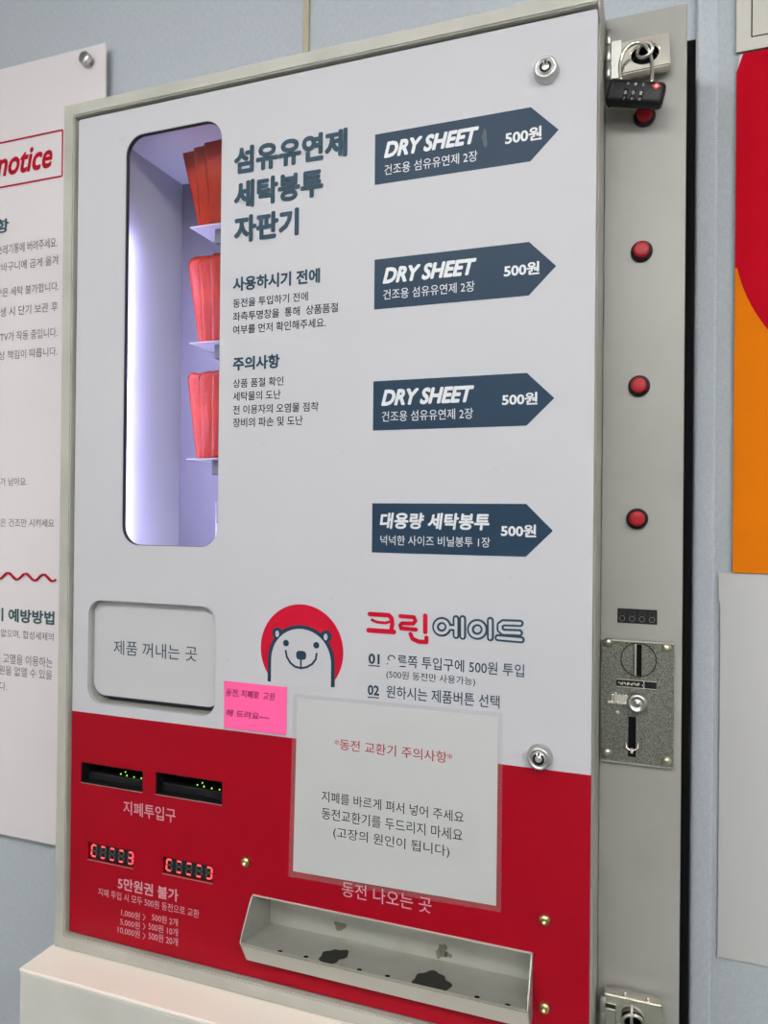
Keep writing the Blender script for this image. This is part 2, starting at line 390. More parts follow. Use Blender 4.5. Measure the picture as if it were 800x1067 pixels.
# shelves (left corner px, height px) with bracket below
SHY0, SHY1 = 0.7365, 0.784
shelves = []
SHM = mat('pale_shelf_metal', (0.66, 0.64, 0.68), 0.4)
for (xl, yl) in ((197.5, 236.5), (197, 357), (194, 478)):
    X, Z = P(xl, yl, SHY0)
    sh = B().box(X, cx1-0.002, SHY0, SHY1, Z-0.0012, Z, bev=0.0003, seg=1).build('shelf', SHM, vm)
    bk = B().box(X+0.026, cx1-0.006, SHY0+0.012, SHY0+0.040, Z-0.018, Z-0.0014, bev=0.001).build('spindle_motor', mat('grey_motor_case', (0.12, 0.12, 0.13), 0.5), sh)
    shelves.append((X, Z))

# delivery flap, recessed behind its opening
DF = DP+0.010
fx0, fx1, fz0, fz1 = ox0+0.001, ox1-0.001, oz0+0.0075, oz1-0.001
fl = B().prism(rrect(ox0+0.0003, ox1-0.0003, fz0, oz1-0.0003, 0.016, 8), DF, DF+0.002).build('delivery_flap', mat('flap_white', (0.48, 0.478, 0.505), 0.35), vm)
t = B(); textpx(t, '제품 꺼내는 곳', (118.6, 668, 682.6), (205.6, 672.4, 688.6), DF, bold=0.004); t.build('lettering', INK, fl)
B().box(ox0+0.002, ox1-0.002, DF+0.012, DF+0.014, oz0-0.01, oz1+0.01).build('chute_backing', mat('blue_dark_chute', (0.03, 0.04, 0.07), 0.6), vm)

# printed lettering on the panel
t = B()
for s, l, r_, bo in [('섬유유연제', (244, 152.9, 181.5), (362.2, 134.2, 164), .047), ('세탁봉투', (244, 187.8, 217), (337, 176.5, 205.8), .047), ('자판기', (244, 225, 253.5), (311.6, 217, 246), .047)]:
    line(vm, 'title_lettering', INK, s, l, r_, DP, bold=bo)
t = B()
for s, l, r_, bo in [('사용하시기 전에', (243, 289, 303.6), (333.6, 279.5, 295.3), .038), ('주의사항', (243, 371.6, 386.3), (291.6, 369.4, 384), .038)]:
    line(vm, 'heading_lettering', INK, s, l, r_, DP, bold=bo)
t = B()
for s, l, r_ in [('동전을 투입하기 전에', (243, 311.5, 320.7), (321, 304.3, 313.8)), ('좌측투명창을  통해  상품품절', (243, 325, 334.2), (352.3, 316, 326)),
                 ('여부를 먼저 확인해주세요.', (243, 338.5, 348.5), (339.7, 331.8, 341.3)),
                 ('상품 품절 확인', (243, 394.8, 404.3), (295.4, 392.6, 401.8)), ('세탁물의 도난', (243, 408.3, 417.8), (292.5, 406.5, 416)),
                 ('전 이용자의 오염물 점착', (243, 422.3, 431.5), (332, 418.9, 429)), ('장비의 파손 및 도난', (243, 435.3, 444.8), (315.6, 433.5, 443.6))]:
    line(vm, 'instruction_lettering', GINK, s, l, r_, DP, bold=.009)
# arrows
ARW = [((390.6, 141.3, 193.1), (552.8, 111, 167.8), (581.9, 137.2), [('DRY SHEET', (400.3, 148.4, 165.8), (499, 131.4, 148.9), .045, .28), ('건조용 섬유유연제 2장', (400.6, 171.9, 183), (497.5, 157, 168), .002, 0), ('500원', (526.3, 137.5, 151), (564.4, 131.0, 146), .03, 0)]),
       ((390, 271.3, 322.8), (551.0, 251.6, 307.8), (579.4, 277.6), [('DRY SHEET', (399, 279.5, 296.5), (496.5, 268.5, 286), .045, .28), ('건조용 섬유유연제 2장', (399.5, 301.5, 312.5), (494.5, 293.3, 304), .002, 0), ('500원', (525, 276.5, 289), (562, 271.5, 286), .03, 0)]),
       ((388.8, 397.5, 448.8), (548.7, 388.5, 443.4), (577.5, 414.6), [('DRY SHEET', (397.5, 406.5, 423), (494, 401, 419.4), .045, .28), ('건조용 섬유유연제 2장', (398, 428.4, 439.5), (493, 425.4, 436.5), .002, 0), ('500원', (523, 410.4, 422.4), (560, 408, 422), .03, 0)]),
       ((387.6, 524.4, 575.4), (548, 525, 580.5), (576, 552.9), [('대용량 세탁봉투', (396, 534, 551.4), (510, 535, 552), .035, .12), ('넉넉한 사이즈 비닐봉투 1장', (396.6, 558, 568.3), (510.6, 559.5, 570), .002, 0), ('500원', (522, 546.2, 559), (558.6, 546.6, 560), .03, 0)])]
ALAB = ['arrow print with italic white lettering and a dark tape trace, topmost', None, None, 'arrow print with heavy Korean lettering for the large laundry bag, lowest']
for k, (l, r_, tip, tx) in enumerate(ARW):
    x0, x1, z0, z1 = boxpx(l, r_, DP); xt = P(*tip, DP)[0]; zt_ = (z0+z1)/2
    poly = [(x0, z0), (x1, z0), (xt, zt_), (x1, z1), (x0, z1)]
    a = B().prism(poly, DP-0.0003, DP+0.0001).build('arrow_sign', NAVY, vm)
    if ALAB[k]: a['label'] = ALAB[k]
    for s, tl, tr_, bo, sh in tx: line(a, 'lettering', WPRINT, s, tl, tr_, DP, lift=0.0006, bold=bo, shear=sh)
# bear head emblem on a red disc
ec = (mX([(271.7, 677), (357.7, 678)], DP), mZ([(315, 677.5)], DP)); er = (P(357.7, 678, DP)[0]-P(271.7, 677, DP)[0])/2
def EP(cx_, cy_): return P(220+cx_/4.444, 600+cy_/4.444, DP)
em = B()
disc = [p for p in circ(*ec, er, 96)]
zl = EP(280, 490)[1]; zr = EP(556, 515)[1]
zcut = lambda x: zl + (x-EP(280, 0)[0])/(EP(556, 0)[0]-EP(280, 0)[0])*(zr-zl)
disc = [(x, max(z, zcut(x))) for x, z in disc]
em.prism(disc, DP-0.0003, DP+0.0001, mi=0)
bcx = (EP(280, 300)[0]+EP(557, 300)[0])/2; bw = (EP(557, 300)[0]-EP(280, 300)[0])/2; ztop = EP(418, 246)[1]; zsh = EP(418, 405)[1]
def dome(w, top, y, mi, drop=0.0):
    pts = [(bcx-w, zcut(bcx-w)-drop), (bcx+w, zcut(bcx+w)-drop)]
    for k in range(33):
        a = math.pi*k/32; c_, s_ = math.cos(a), math.sin(a)
        pts.append((bcx+w*c_, zsh+(top-zsh)*(abs(s_)**0.92)))
    em.prism(pts, y, DP, mi=mi)
ow = EP(20, 0)[0]-EP(0, 0)[0]
dome(bw+ow*0.75, ztop+ow*0.75, DP-0.0005, 1)
for ex, ey in ((307, 266), (533, 280)):
    q = EP(ex, ey); em.prism(circ(q[0], q[1], ow*1.15, 20), DP-0.00045, DP, mi=1)
for ex, ey in ((307, 268), (531, 283)):
    q = EP(ex, ey); em.prism([(q[0]+math.cos(a*math.pi/8)*ow*0.38, q[1]+math.sin(a*math.pi/8)*ow*0.62) for a in range(16)], DP-0.0009, DP-0.0003, mi=2)
dome(bw, ztop, DP-0.0007, 2, 0.0008)
for ex, ey in ((348, 311), (488, 321)):
    q = EP(ex, ey); em.prism(circ(q[0], q[1], ow*0.62, 20), DP-0.0009, DP, mi=1)
q0 = EP(395, 345); q1 = EP(441, 390); em.prism(rrect(q0[0], q1[0], q1[1], q0[1], ow*0.7, 6), DP-0.0009, DP, mi=1)
em.ribbon([EP(417, 385), EP(417, 425)], ow*0.38, DP-0.00092, 1)
em.ribbon([EP(347+0, 347), EP(352, 375), EP(368, 402), EP(390, 420), EP(417, 427), EP(445, 422), EP(470, 407), EP(486, 385), EP(490, 360)], ow*0.42, DP-0.00092, 1)
em.build('bear_emblem', [REDP, NAVY, mat('emblem_white', (0.48, 0.483, 0.525), 0.36)], vm)
# wordmark strokes
def LP(x, y): return P(360+x/3.333, 620+y/3.333, DP)
u = LP(100, 0)[0]-LP(0, 0)[0]; u = abs(u)/100
lg = B()
RED_ST = [([(84, 66), (150, 70), (160, 80), (163, 100), (160, 116)], 15), ([(92, 86), (110, 94), (140, 97), (155, 92)], 9), ([(80, 122), (168, 128)], 16),
          ([(190, 73), (238, 77), (243, 90), (235, 99), (196, 98), (190, 105), (193, 115), (245, 120)], 13), ([(277, 72), (277, 128)], 15), ([(226, 136), (233, 152), (255, 162), (281, 163), (281, 148)], 14)]
for st, w in RED_ST: lg.ribbon([LP(*p) for p in st], w*u, DP-0.0004, 0)
def ringp(cx_, cy_, r_): return [LP(cx_+r_*math.cos(k*math.pi/10), cy_+r_*math.sin(k*math.pi/10)) for k in range(20)]
WS = [(ringp(335, 110, 22), True), ([LP(*p) for p in ((362, 112), (382, 113))], False), ([LP(*p) for p in ((384, 82), (384, 140))], False), ([LP(*p) for p in ((407, 82), (407, 143))], False),
      (ringp(458, 119, 24), True), ([LP(*p) for p in ((503, 88), (503, 148))], False), ([LP(*p) for p in ((606, 98), (548, 96), (537, 104), (537, 120), (548, 129), (604, 131))], False), ([LP(*p) for p in ((530, 148), (610, 155))], False)]
for st, cl in WS: lg.ribbon(st, 22*u, DP-0.0004, 1, closed=cl)
for st, cl in WS: lg.ribbon(st, 9*u, DP-0.0012, 2, closed=cl)
lg.build('wordmark_lettering', [REDP, INK, MATS['emblem_white']], vm)
t = B()
textpx(t, '01', (384, 680.5, 691.5), (395.6, 681.5, 692.5), DP, bold=.03); textpx(t, '02', (383.2, 713.3, 724), (395.2, 714.5, 725), DP, bold=.03)
for a in ((384, 693.3), (383.2, 726.3)): t.ribbon([P(a[0], a[1], DP), P(a[0]+11.8, a[1]+0.9, DP)], 0.0011, DP-0.0004, caps=False)
line(vm, 'step_lettering', INK, '오른쪽 투입구에 500원 투입', (403, 682.2, 694), (546, 691.2, 705.7), DP, bold=.006)
line(vm, 'step_lettering', INK, '(500원 동전만 사용가능)', (402.6, 698.4, 707.8), (495, 705.2, 715.6), DP, bold=.001)
line(vm, 'step_lettering', INK, '원하시는 제품버튼 선택', (402.6, 715.2, 728.2), (520.5, 723.3, 737.2), DP, bold=.006)
t.build('step_lettering', INK, vm)
def patch(bbld, cx_, cz_, rx, rz, y, seed, mi=0, n=26, amp=0.35):
    rnd = random.Random(seed); ph = [rnd.uniform(0, 6.28) for _ in range(5)]
    pts = []
    for k in range(n):
        a = 2*math.pi*k/n; rr = 1+amp*(0.5*math.sin(2*a+ph[0])+0.3*math.sin(3*a+ph[1])+0.25*math.sin(5*a+ph[2])+0.15*math.sin(8*a+ph[3]))
        pts.append((cx_+rx*rr*math.cos(a), y, cz_+rz*rr*math.sin(a)))
    bbld.add(pts, [tuple(range(n))], mi)
t = B(); q = P(412, 690, DP); patch(t, q[0]-0.001, q[1]-0.001, 0.0055, 0.0048, DP-0.0006, 3)
t.build('worn_patch', MATS['emblem_white'], vm)
t = B(); SM = []
for x, y, a, b_ in ((274, 463, 2.4, .8), (356, 471, .8, 2), (498, 350, .6, .9), (237, 687, 1.4, 2), (345, 624, 2, 1), (361, 605, 2.2, .8), (531, 602, 2, 1), (200, 612, .7, .7), (545, 60, .5, .5), (361, 478, 1.2, .5), (300, 520, .5, 1), (560, 480, .4, .9)):
    q = P(x, y, DP); patch(t, q[0], q[1], a*0.0009, b_*0.0009, DP-0.0003, int(x))
t.build('scuff_mark', mat('faint_scuff', (0.42, 0.42, 0.44), 0.6), vm)['kind'] = 'stuff'
t = B(); q = P(505, 142, DP); patch(t, q[0], q[1]-0.002, 0.0026, 0.008, DP-0.0005, 5); t.build('tape_residue', mat('dark_tape_residue', (0.055, 0.07, 0.075), 0.6), vm)
# lettering on the crimson part
t = B()
for s, l, r_, bo in [('지폐투입구', (128.8, 835, 849), (183.2, 841.6, 856.4), .006), ('5만원권 불가', (123, 915, 926.5), (186, 925, 939.5), .02),
                     ('지폐 투입 시 모두 500원 동전으로 교환', (102.6, 926, 934), (207.6, 946.6, 955.4), -.001),
                     ('1,000원', (126.6, 947.2, 955), (145.8, 950.5, 958.2), 0), ('500원 2개', (158.5, 952, 960), (185.4, 956.5, 964.3), 0),
                     ('5,000원', (125.4, 956.8, 964.6), (145.8, 960, 967.8), 0), ('500원 10개', (155, 961.8, 970), (185.4, 966.4, 974.5), 0),
                     ('10,000원', (123, 964.7, 973), (145.8, 969, 977), 0), ('500원 20개', (155, 971.6, 980), (185.4, 976, 984.6), 0),
                     ('동전 나오는 곳', (356.3, 918.7, 934), (449.5, 934.6, 951.5), .003)]:
    line(vm, 'payment_lettering', PINKP, s, l, r_, DP, bold=bo)
for x, y in ((150.5, 955.5), (150.5, 965.2), (150.5, 975)):
    t.ribbon([P(x-1.2, y-3.2, DP), P(x+1.1, y, DP), P(x-1.2, y+3, DP)], 0.0006, DP-0.0004)
t.build('chevron_mark', PINKP, vm)

# bill slots
for k, (a, b_, c, d) in enumerate(bills):
    t = B(); y1 = DP+0.045
    t.box(a, a+.001, DP+.001, y1, c, d, 0); t.box(b_-.001, b_, DP+.001, y1, c, d, 0); t.box(a, b_, DP+.001, y1, d-.001, d, 0); t.box(a, b_, DP+.001, y1, c, c+.001, 0); t.box(a, b_, y1, y1+.001, c, d, 0)
    t.box(a+.002, b_-.002, DP+.010, DP+.040, c+.001, c+(d-c)*.40, 0, bev=.001)
    bs = t.build('bill_slot', BLACK, vm)
    B().ribbon([(a, c), (b_, c)], 0.0008, DP-0.0003, caps=False).build('slot_rim', mat('slot_rim_metal', (.45, .40, .36), .35, .6), bs)
    t = B(); w = b_-a
    for u_, v_ in ((.565, .55), (.64, .68), (.665, .52), (.78, .50), (.895, .50)):
        t.lathe((a+u_*w, DP+.009, c+v_*(d-c)), (0, -1, 0), [(0, .0006), (.0007, .0003), (.0008, 0)], 10)
    t.build('status_lamp', LEDG, bs)
# 7-segment displays
def seg7(bb, x, z, w, h, lit, y, mi_on=1, mi_off=0, sh=0.06, tk=0.2):
    T = w*tk
    S = {'a': ((0, 1), (1, 1)), 'g': ((0, .5), (1, .5)), 'd': ((0, 0), (1, 0)), 'f': ((0, .5), (0, 1)), 'b': ((1, .5), (1, 1)), 'e': ((0, 0), (0, .5)), 'c': ((1, 0), (1, .5))}
    for k, (p, q) in S.items():
        P0 = Vector((x+p[0]*w+sh*p[1]*h, z+p[1]*h)); P1 = Vector((x+q[0]*w+sh*q[1]*h, z+q[1]*h)); d = (P1-P0)*0.13
        P0 += d; P1 -= d
        bb.ribbon([P0, P1], T, y-(0.0001 if k in lit else 0), mi_on if k in lit else mi_off, caps=False)
for k, (a, b_, c, d) in enumerate(disps):
    dd_ = B().box(a+.0002, b_-.0002, DP+.0030, DP+.016, c+.0002, d-.0002).build('digital_display', BLACK, vm)
    B().ribbon([(a, c), (b_, c)], 0.0008, DP-0.0003, caps=False).build('slot_rim', MATS['slot_rim_metal'], dd_)
    t = B(); n = 5; cw = (b_-a)/n
    for i, lit in enumerate(('afed', 'ad', 'ad', 'ad', 'abcd' + ('g' if k == 0 else ''))):
        seg7(t, a+cw*(i+.22), c+(d-c)*.17, cw*.52, (d-c)*.64, lit, DP+.0028, tk=.24)
    t.build('digit', [SEGOFF, LEDR], dd_)
# screws and tubular locks on the door
def screw(px_, py_, D, r_, name, m_, parent, hole=True):
    X, Z = P(px_, py_, D); t = B()
    t.lathe((X, D, Z), (0, -1, 0), [(r_, 0), (r_, r_*.25), (r_*.8, r_*.62), (r_*.42, r_*.78), (r_*.34, r_*.78), (r_*.3, r_*.4), (0, r_*.35)], 20)
    return t.build(name, m_, parent)
for x, y in ((256.5, 897.5), (567.5, 958), (567.5, 1049.5)): screw(x, y, DP, 0.0055, 'brass_screw', BRASS, vm)['label'] = 'small brass screw'
for x, y in ((569.5, 75), (562.5, 788)):
    X, Z = P(x, y, DP); t = B()
    t.lathe((X, DP, Z), (0, -1, 0), [(.0118, 0), (.0116, .0018), (.0108, .0045), (.0104, .0084), (.0093, .0094), (.0078, .0094), (.0074, .0080), (.0066, .0080)], 36)
    lk = t.build('tubular_lock', mat('satin_nickel', (.55, .55, .55), .36, .9), vm)
    B().lathe((X, DP-.0078, Z), (0, -1, 0), [(.0066, 0), (.0066, .0012), (0, .0012)], 28).build('lock_core', mat('satin_lock_core', (.62, .62, .62), .35, .8), lk)
    t = B(); yk = DP-.0092
    t.ribbon([(X+(.0044)*math.cos(math.radians(90+30+k*300/20)), Z+.0044*math.sin(math.radians(90+30+k*300/20))) for k in range(21)], .0019, yk, caps=False)
    t.ribbon([(X, Z+.0025), (X, Z+.0060)], .0014, yk, caps=False)
    t.build('keyway', MATB, lk)
# coin tray
D0, D1 = 0.674, 0.737
th = .0012; TX0, TX1 = tx0+.0004+th, tx1-.0004-th
zb_ = zlipf-0.010; zlb = zlipf-0.024
t = B()
t.add([(TX0, D0, zlipf), (TX1, D0, zlipf), (TX1, D1, zb_), (TX0, D1, zb_)], [(0, 1, 2, 3)])
t.add([(TX0, D0, zlipf-th), (TX1, D0, zlipf-th), (TX1, D1, zb_-th), (TX0, D1, zb_-th)], [(0, 1, 2, 3)])
tr_ = t.build('coin_tray', TRAYM, vm)
B().box(TX0, TX1, D1, D1+th, zb_-th, tz1+.001).build('tray_back', TRAYM, tr_)
t = B(); t.add([(TX0, D0, zlipf+.0008), (TX1, D0, zlipf+.0008), (TX1, D0+.014, zlb), (TX0, D0+.014, zlb), (TX0, D0+.001, zlipf+.0008), (TX1, D0+.001, zlipf+.0008), (TX1, D0+.015, zlb), (TX0, D0+.015, zlb)],
    [(0, 1, 2, 3), (7, 6, 5, 4), (0, 4, 5, 1), (3, 2, 6, 7), (0, 3, 7, 4), (1, 5, 6, 2)])
t.build('front_lip', mat('tray_lip_metal', (.52, .52, .48), .4, .3), tr_)
for x in (TX0, TX1):
    sgn = -1 if x == TX0 else 1
    pr = [(D0+.014, zlb), (D0, zlipf+.001), (D0+.003, zlipf+.008), (D0+.018, tz1-.007), (D0+.0225, tz1-.001), (DP, tz1), (D1, tz1), (D1, zb_-th)]
    n = len(pr); vs = [(x, a, b_) for a, b_ in pr]+[(x+sgn*th, a, b_) for a, b_ in pr]
    fs = [tuple(range(n)), tuple(range(2*n-1, n-1, -1))]+[(i, (i+1) % n, n+(i+1) % n, n+i) for i in range(n)]
    B().add(vs, fs).build('side_plate', TRAYM, tr_)
B().box(TX0, TX1, DP-.0012, D1, tz1-.0012, tz1).build('top_edge', mat('bright_tray_edge', (.62, .60, .55), .35, .3), tr_)
def onfloor(px_, py_):
    """photo point carried onto the sloping tray floor"""
    r = ray(px_, py_); s = (zb_-zlipf)/(D1-D0)
    tt = (zlipf-CAMZ-s*D0)/(r.z-s*r.y); q = r*tt; return q.x, q.y, q.z+CAMZ
for cx_, cy_ in ((141, 209), (203, 222), (330, 253), (397, 268), (610, 318), (683, 337)):
    x, y, z = onfloor(230+cx_/2.2857, 900+cy_/2.2857); t = B()
    t.add([(x+.0026*math.cos(k*math.pi/8), y+.0026*math.sin(k*math.pi/8), z+.0003+(.0026*math.sin(k*math.pi/8))*(zb_-zlipf)/(D1-D0)) for k in range(16)], [tuple(range(16))])
    t.build('drain_hole', MATB, tr_)
for cx_, cy_, rx, ry, sd in ((267, 222, .0125, .0185, 2), (503, 281, .0165, .0210, 9)):
    x, y, z = onfloor(230+cx_/2.2857, 900+cy_/2.2857); rnd = random.Random(sd); ph = [rnd.uniform(0, 6) for _ in range(4)]; t = B()
    vs = []
    for k in range(40):
        a = 2*math.pi*k/40; rr = 1+.12*math.sin(3*a+ph[0])+.13*math.sin(2*a+ph[1])+.08*math.sin(7*a+ph[2])
        dx, dy = rx*rr*math.cos(a), ry*rr*math.sin(a); dy = min(max(dy, D0+.0008-y), D1-.004-y)
        vs.append((x+dx, y+dy, z+.0005+dy*(zb_-zlipf)/(D1-D0)))
    t.add(vs, [tuple(range(40))])
    t.build('black_residue', mat('black_sticker_residue', (.012, .012, .012), .6), tr_)
for x, y, a, b_ in ((354, 965, .005, .006), (461, 990, .006, .005), (457, 994, .004, .003), (467, 995, .003, .003)):
    q = P(x, y, D1); t = B(); patch(t, q[0], q[1], a, b_, D1-.0004, int(x), amp=.6)
    t.build('stain_mark', mat('brown_stain', (.16, .15, .12), .6), tr_)

# ---------------- coin box on the side
sx1 = mX([(718.5, 3), (713, 265), (709, 600), (708, 1060)], DS); sx0 = mX([(630, 100), (627, 270), (624.5, 700), (624, 1060)], DS)
sz1 = mZ([(631, 20), (718, 3)], DS); sz0 = bz0-.16
sb = B().box(sx0, sx1, DS, DW-.013, sz0, sz1, bev=.0012).build('side_cabinet', STRIPM, vm)
B().box(sx0-.0022, sx0-.0002, DP+.030, DW-.013, sz0, sz1, bev=.0006).build('side_flange', GREY, sb)
hx1 = mX([(727, 38), (722, 265), (718, 600), (718, 1060)], DH)
hz1 = P(727, 40, DH)[1]
B().box(sx0+.02, hx1, DH, DW-.0130, sz0, hz1, bev=.001).build('rear_block', MATB, vm)['label'] = 'matt black block behind the side coin box'
# push buttons
for x, y in ((671.5, 121.5), (668.3, 262), (665.7, 402), (663.7, 540)):
    X, Z = P(x, y+.5, DS); t = B()
    t.lathe((X, DS, Z), (0, -1, 0), [(.0106, 0), (.0106, .0026), (.0098, .0040), (.0084, .0044), (.0082, .003), (0, .003)], 36)
    pb = t.build('push_button', BLACK, vm)
    B().lathe((X, DS, Z), (0, -1, 0), [(.0078, .003), (.0078, .0085), (.0072, .0098), (.005, .0101), (0, .0101)], 32).build('button_cap', BUTR, pb)
# credit display
a, b_, c, d = boxpx((643.2, 633.4, 648.5), (684.6, 636, 651), DS)
cdp = B().box(a, b_, DS-.001, DS+.004, c, d, bev=.0003, seg=1).build('credit_display', BLACK, vm)
t = B(); cw = (b_-a)/4
for i in range(4): seg7(t, a+cw*(i+.22), c+(d-c)*.16, cw*.5, (d-c)*.66, 'edcg', DS-.0012, tk=.12)
t.build('digit', [mat('hidden_segment', (.035, .035, .035), .4), SEGDIM], cdp)
# coin acceptor
a, b_, c, d = boxpx((626.3, 664.5, 791), (701.8, 669.3, 800.5), DS)
yc = DS-.0042
t = B().prism(rrect(a, b_, c, d, .0035, 5), yc, DS-.0001)
ca = t.build('coin_acceptor', HAMMER, vm)
def CP(x, y, D=yc): return P(590+x/3.81, 600+y/3.81, D)
ct = CP(286, 333); rad = abs(CP(356, 333)[0]-CP(216, 333)[0])/2
t = B(); t.prism(rrect(a+.0001, b_-.0001, d-.0016, d-.0001, .0004, 2), yc-.0006, yc); t.build('plate_rim', CHROME, ca); t = B(); t.prism(rrect(a+.001, b_-.001, c, c+.0015, .0004, 2), yc-.0008, yc)
t.build('plate_rim', CHROME, ca)
B().ribbon([(ct[0]+rad*math.cos(k*math.pi/32), ct[1]+rad*math.sin(k*math.pi/32)) for k in range(64)], .0010, yc-.0003, closed=True, caps=False).build('slot_ring', BLACK, ca)
q0 = CP(272, 271); q1 = CP(298, 398)
t = B().box(q0[0]+.0016, q1[0], yc-.0004, yc, q1[1], q0[1]); t.build('coin_slot', MATB, ca)
B().box(q0[0]-.0003, q0[0]+.0016, yc-.0022, yc, q1[1], q0[1], bev=.0004).build('slot_guide', STEEL, ca)
q0 = CP(198, 410); q1 = CP(357, 450)
t = B().box(q0[0], q1[0], yc-.0003, yc, q1[1], q0[1], mi=0)
for k in range(15):
    xx = q0[0]+(q1[0]-q0[0])*(.06+k*.042+(.04 if k > 12 else 0)); t.box(xx, xx+.0009+.0006*(k % 2), yc-.0006, yc-.0002, q1[1]+.0018+.0012*(k % 3 == 0), q0[1]-.0022-.001*(k % 3 == 1), mi=1)
xx = q0[0]+(q1[0]-q0[0])*.68; t.box(xx, xx+.001, yc-.0006, yc-.0002, q1[1], q0[1], mi=1)
t.box(q0[0], q1[0], yc-.0006, yc-.0001, q0[1], q0[1]+.0007, mi=1); t.box(q0[0], q1[0], yc-.0006, yc-.0001, q1[1]-.0007, q1[1], mi=1)
t.build('value_plate', [BLACK, CHROME], ca)
q = CP(281, 503)
t = B().lathe((q[0], yc, q[1]), (0, -1, 0), [(.0102, 0), (.0100, .004), (.0086, .0062), (.0066, .0066), (.0058, .0050), (.0030, .0048), (.0026, .0058), (0, .006)], 30)
kb = t.build('return_knob', STEEL, ca)
q0 = CP(163, 500); q1 = CP(245, 480); q2 = CP(188, 462)
t = B().box(q0[0], q1[0], yc-.0022, yc, q0[1]-.0012, q0[1]+.0018, bev=.0005); t.box(q0[0]+.006, q0[0]+.010, yc-.003, yc, q0[1], q2[1]+.001, bev=.0006)
t.box(q0[0]+.004, q1[0], yc-.0010, yc, q0[1]+.0015, q0[1]+.0085, bev=.0004); t.build('return_lever', CHROME, ca)
q0 = CP(246, 558); q1 = CP(275, 720)
B().box(q0[0], q1[0], yc-.0004, yc, q1[1], q0[1]).build('lever_slot', MATB, ca)
q0 = CP(236, 655); q1 = CP(286, 655); q2 = CP(260, 690)
t = B().tube([(q0[0], yc-.002, q0[1]), (q0[0]+.001, yc-.003, q0[1]-.006), (q2[0], yc-.004, q2[1]), (q1[0]-.001, yc-.003, q0[1]-.006), (q1[0], yc-.002, q1[1])], .0011, 8)
t.box(q2[0]-.0014, q2[0]+.0014, yc-.004, yc-.001, q2[1]-.003, q2[1]+.0025, bev=.0004); t.build('slot_hook', CHROME, ca)
for x, y in ((165, 264), (397, 287), (161, 700), (398, 735)):
    q = CP(x, y); B().lathe((q[0], yc, q[1]), (0, -1, 0), [(.0047, 0), (.0045, .0012), (.0034, .0026), (.0018, .0033), (0, .0035)], 20).build('dome_screw', mat('aged_dome', (.50, .47, .38), .3, 1.0), ca)
q = CP(203, 542); B().lathe((q[0], yc, q[1]), (0, -1, 0), [(.0019, 0), (.0015, .0006), (0, .0008)], 12).build('small_pin', STEEL, ca)

# hasps
def hasp(quad, yfr, hole, ring, parent, base):
    """polished plate standing proud of the side box; quad = corner pixels tl,tr,br,bl on plane yfr"""
    pts = [P(x, y, yfr) for x, y in quad]
    def inside(u, v):
        a_, b__, c_, d_ = [Vector(p) for p in pts]; return (a_*(1-u)+b__*u)*(1-v)+(d_*(1-u)+c_*u)*v
    hc = inside(*hole[:2]); hr = hole[2]
    tlx = [tuple(p) for p in pts]
    t = B().prism([tlx[3], tlx[2], tlx[1], tlx[0]], yfr, DS-.004, holes=[[(hc.x+hr*math.cos(k*math.pi/14)*1.25, hc.y+hr*.92*math.sin(k*math.pi/14)) for k in range(28)]])
    bmesh.ops.remove_doubles(t.bm, verts=t.bm.verts[:], dist=1e-6)
    ed = [e for e in t.bm.edges if len(e.link_faces) == 2 and e.calc_face_angle(0) > 1.0]
    bmesh.ops.bevel(t.bm, geom=ed, offset=.0013, segments=2, affect='EDGES')
    h = t.build('hasp', CHROME, parent)
    return h, hc
h1, hc1 = hasp([(639, 45.5), (697, 32.5), (698.5, 66.5), (640, 79)], .782, (.56, .52, .0105), None, vm, None)
B().prism([(x, z) for x, z in [P(642, 78, .798), P(694, 67, .798), P(694, 72, .798), P(642, 83, .798)]], DS-.003, DS-.0002).build('plate_and_shade', DARKG, h1)  # shadow below the upper hasp, put in as a dark strip
t = B(); ry = .781
t.tube([(hc1.x+.0072*math.cos(k*math.pi/12), ry-.006*abs(math.cos(k*math.pi/24)), hc1.y+.0068*math.sin(k*math.pi/12)+.0005) for k in range(24)], .0017, 10, closed=True)
t.build('staple', STEEL, h1)
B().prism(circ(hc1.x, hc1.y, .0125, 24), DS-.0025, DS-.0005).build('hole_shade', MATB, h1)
def barrel(x, y0_, y1_, D, parent):
    X, Z1 = P(x, y0_, D); Z0 = P(x, y1_, D)[1]; t = B(); n = 3
    for k in range(n):
        za_ = Z1-(Z1-Z0)*k/n; zb2 = Z1-(Z1-Z0)*(k+1)/n+.0006
        t.lathe((X, D, zb2), (0, 0, 1), [(0, 0), (.0024, 0), (.0027, .0004), (.0027, za_-zb2-.0004), (.0024, za_-zb2), (0, za_-zb2)], 18)
    t.box(X-.0012, X+.012, D+.001, D+.0022, Z0, Z1-.012)
    t.build('hinge', STEEL, parent)
barrel(634.2, 31, 82, .776, h1)
h2, hc2 = hasp([(629, 1034.5), (690, 1048), (690.5, 1092), (629, 1078)], .782, (.50, .50, .0088), None, vm, None)
a0 = P(645, 1031.5, .797); a1 = P(681, 1040, .797)
t = B().prism([(a0[0], a0[1]-.012), (a1[0], a1[1]-.012), (a1[0], a1[1]), (a0[0], a0[1])], .786, DS-.0003); t.build('plate_and_shade', DARKG, h2)
for x, y in ((651, 1036), (675, 1042)): 
    q = P(x, y, .785); B().lathe((q[0], .786, q[1]), (0, -1, 0), [(.0018, 0), (.0014, .001), (0, .0012)], 12).build('plate_screw', CHROME, h2)
t = B()
t.tube([(hc2.x+.0095*math.cos(k*math.pi/12), .779-.004*abs(math.sin(k*math.pi/24)), hc2.y+.0075*math.sin(k*math.pi/12)+.001) for k in range(24)], .0017, 10, closed=True)
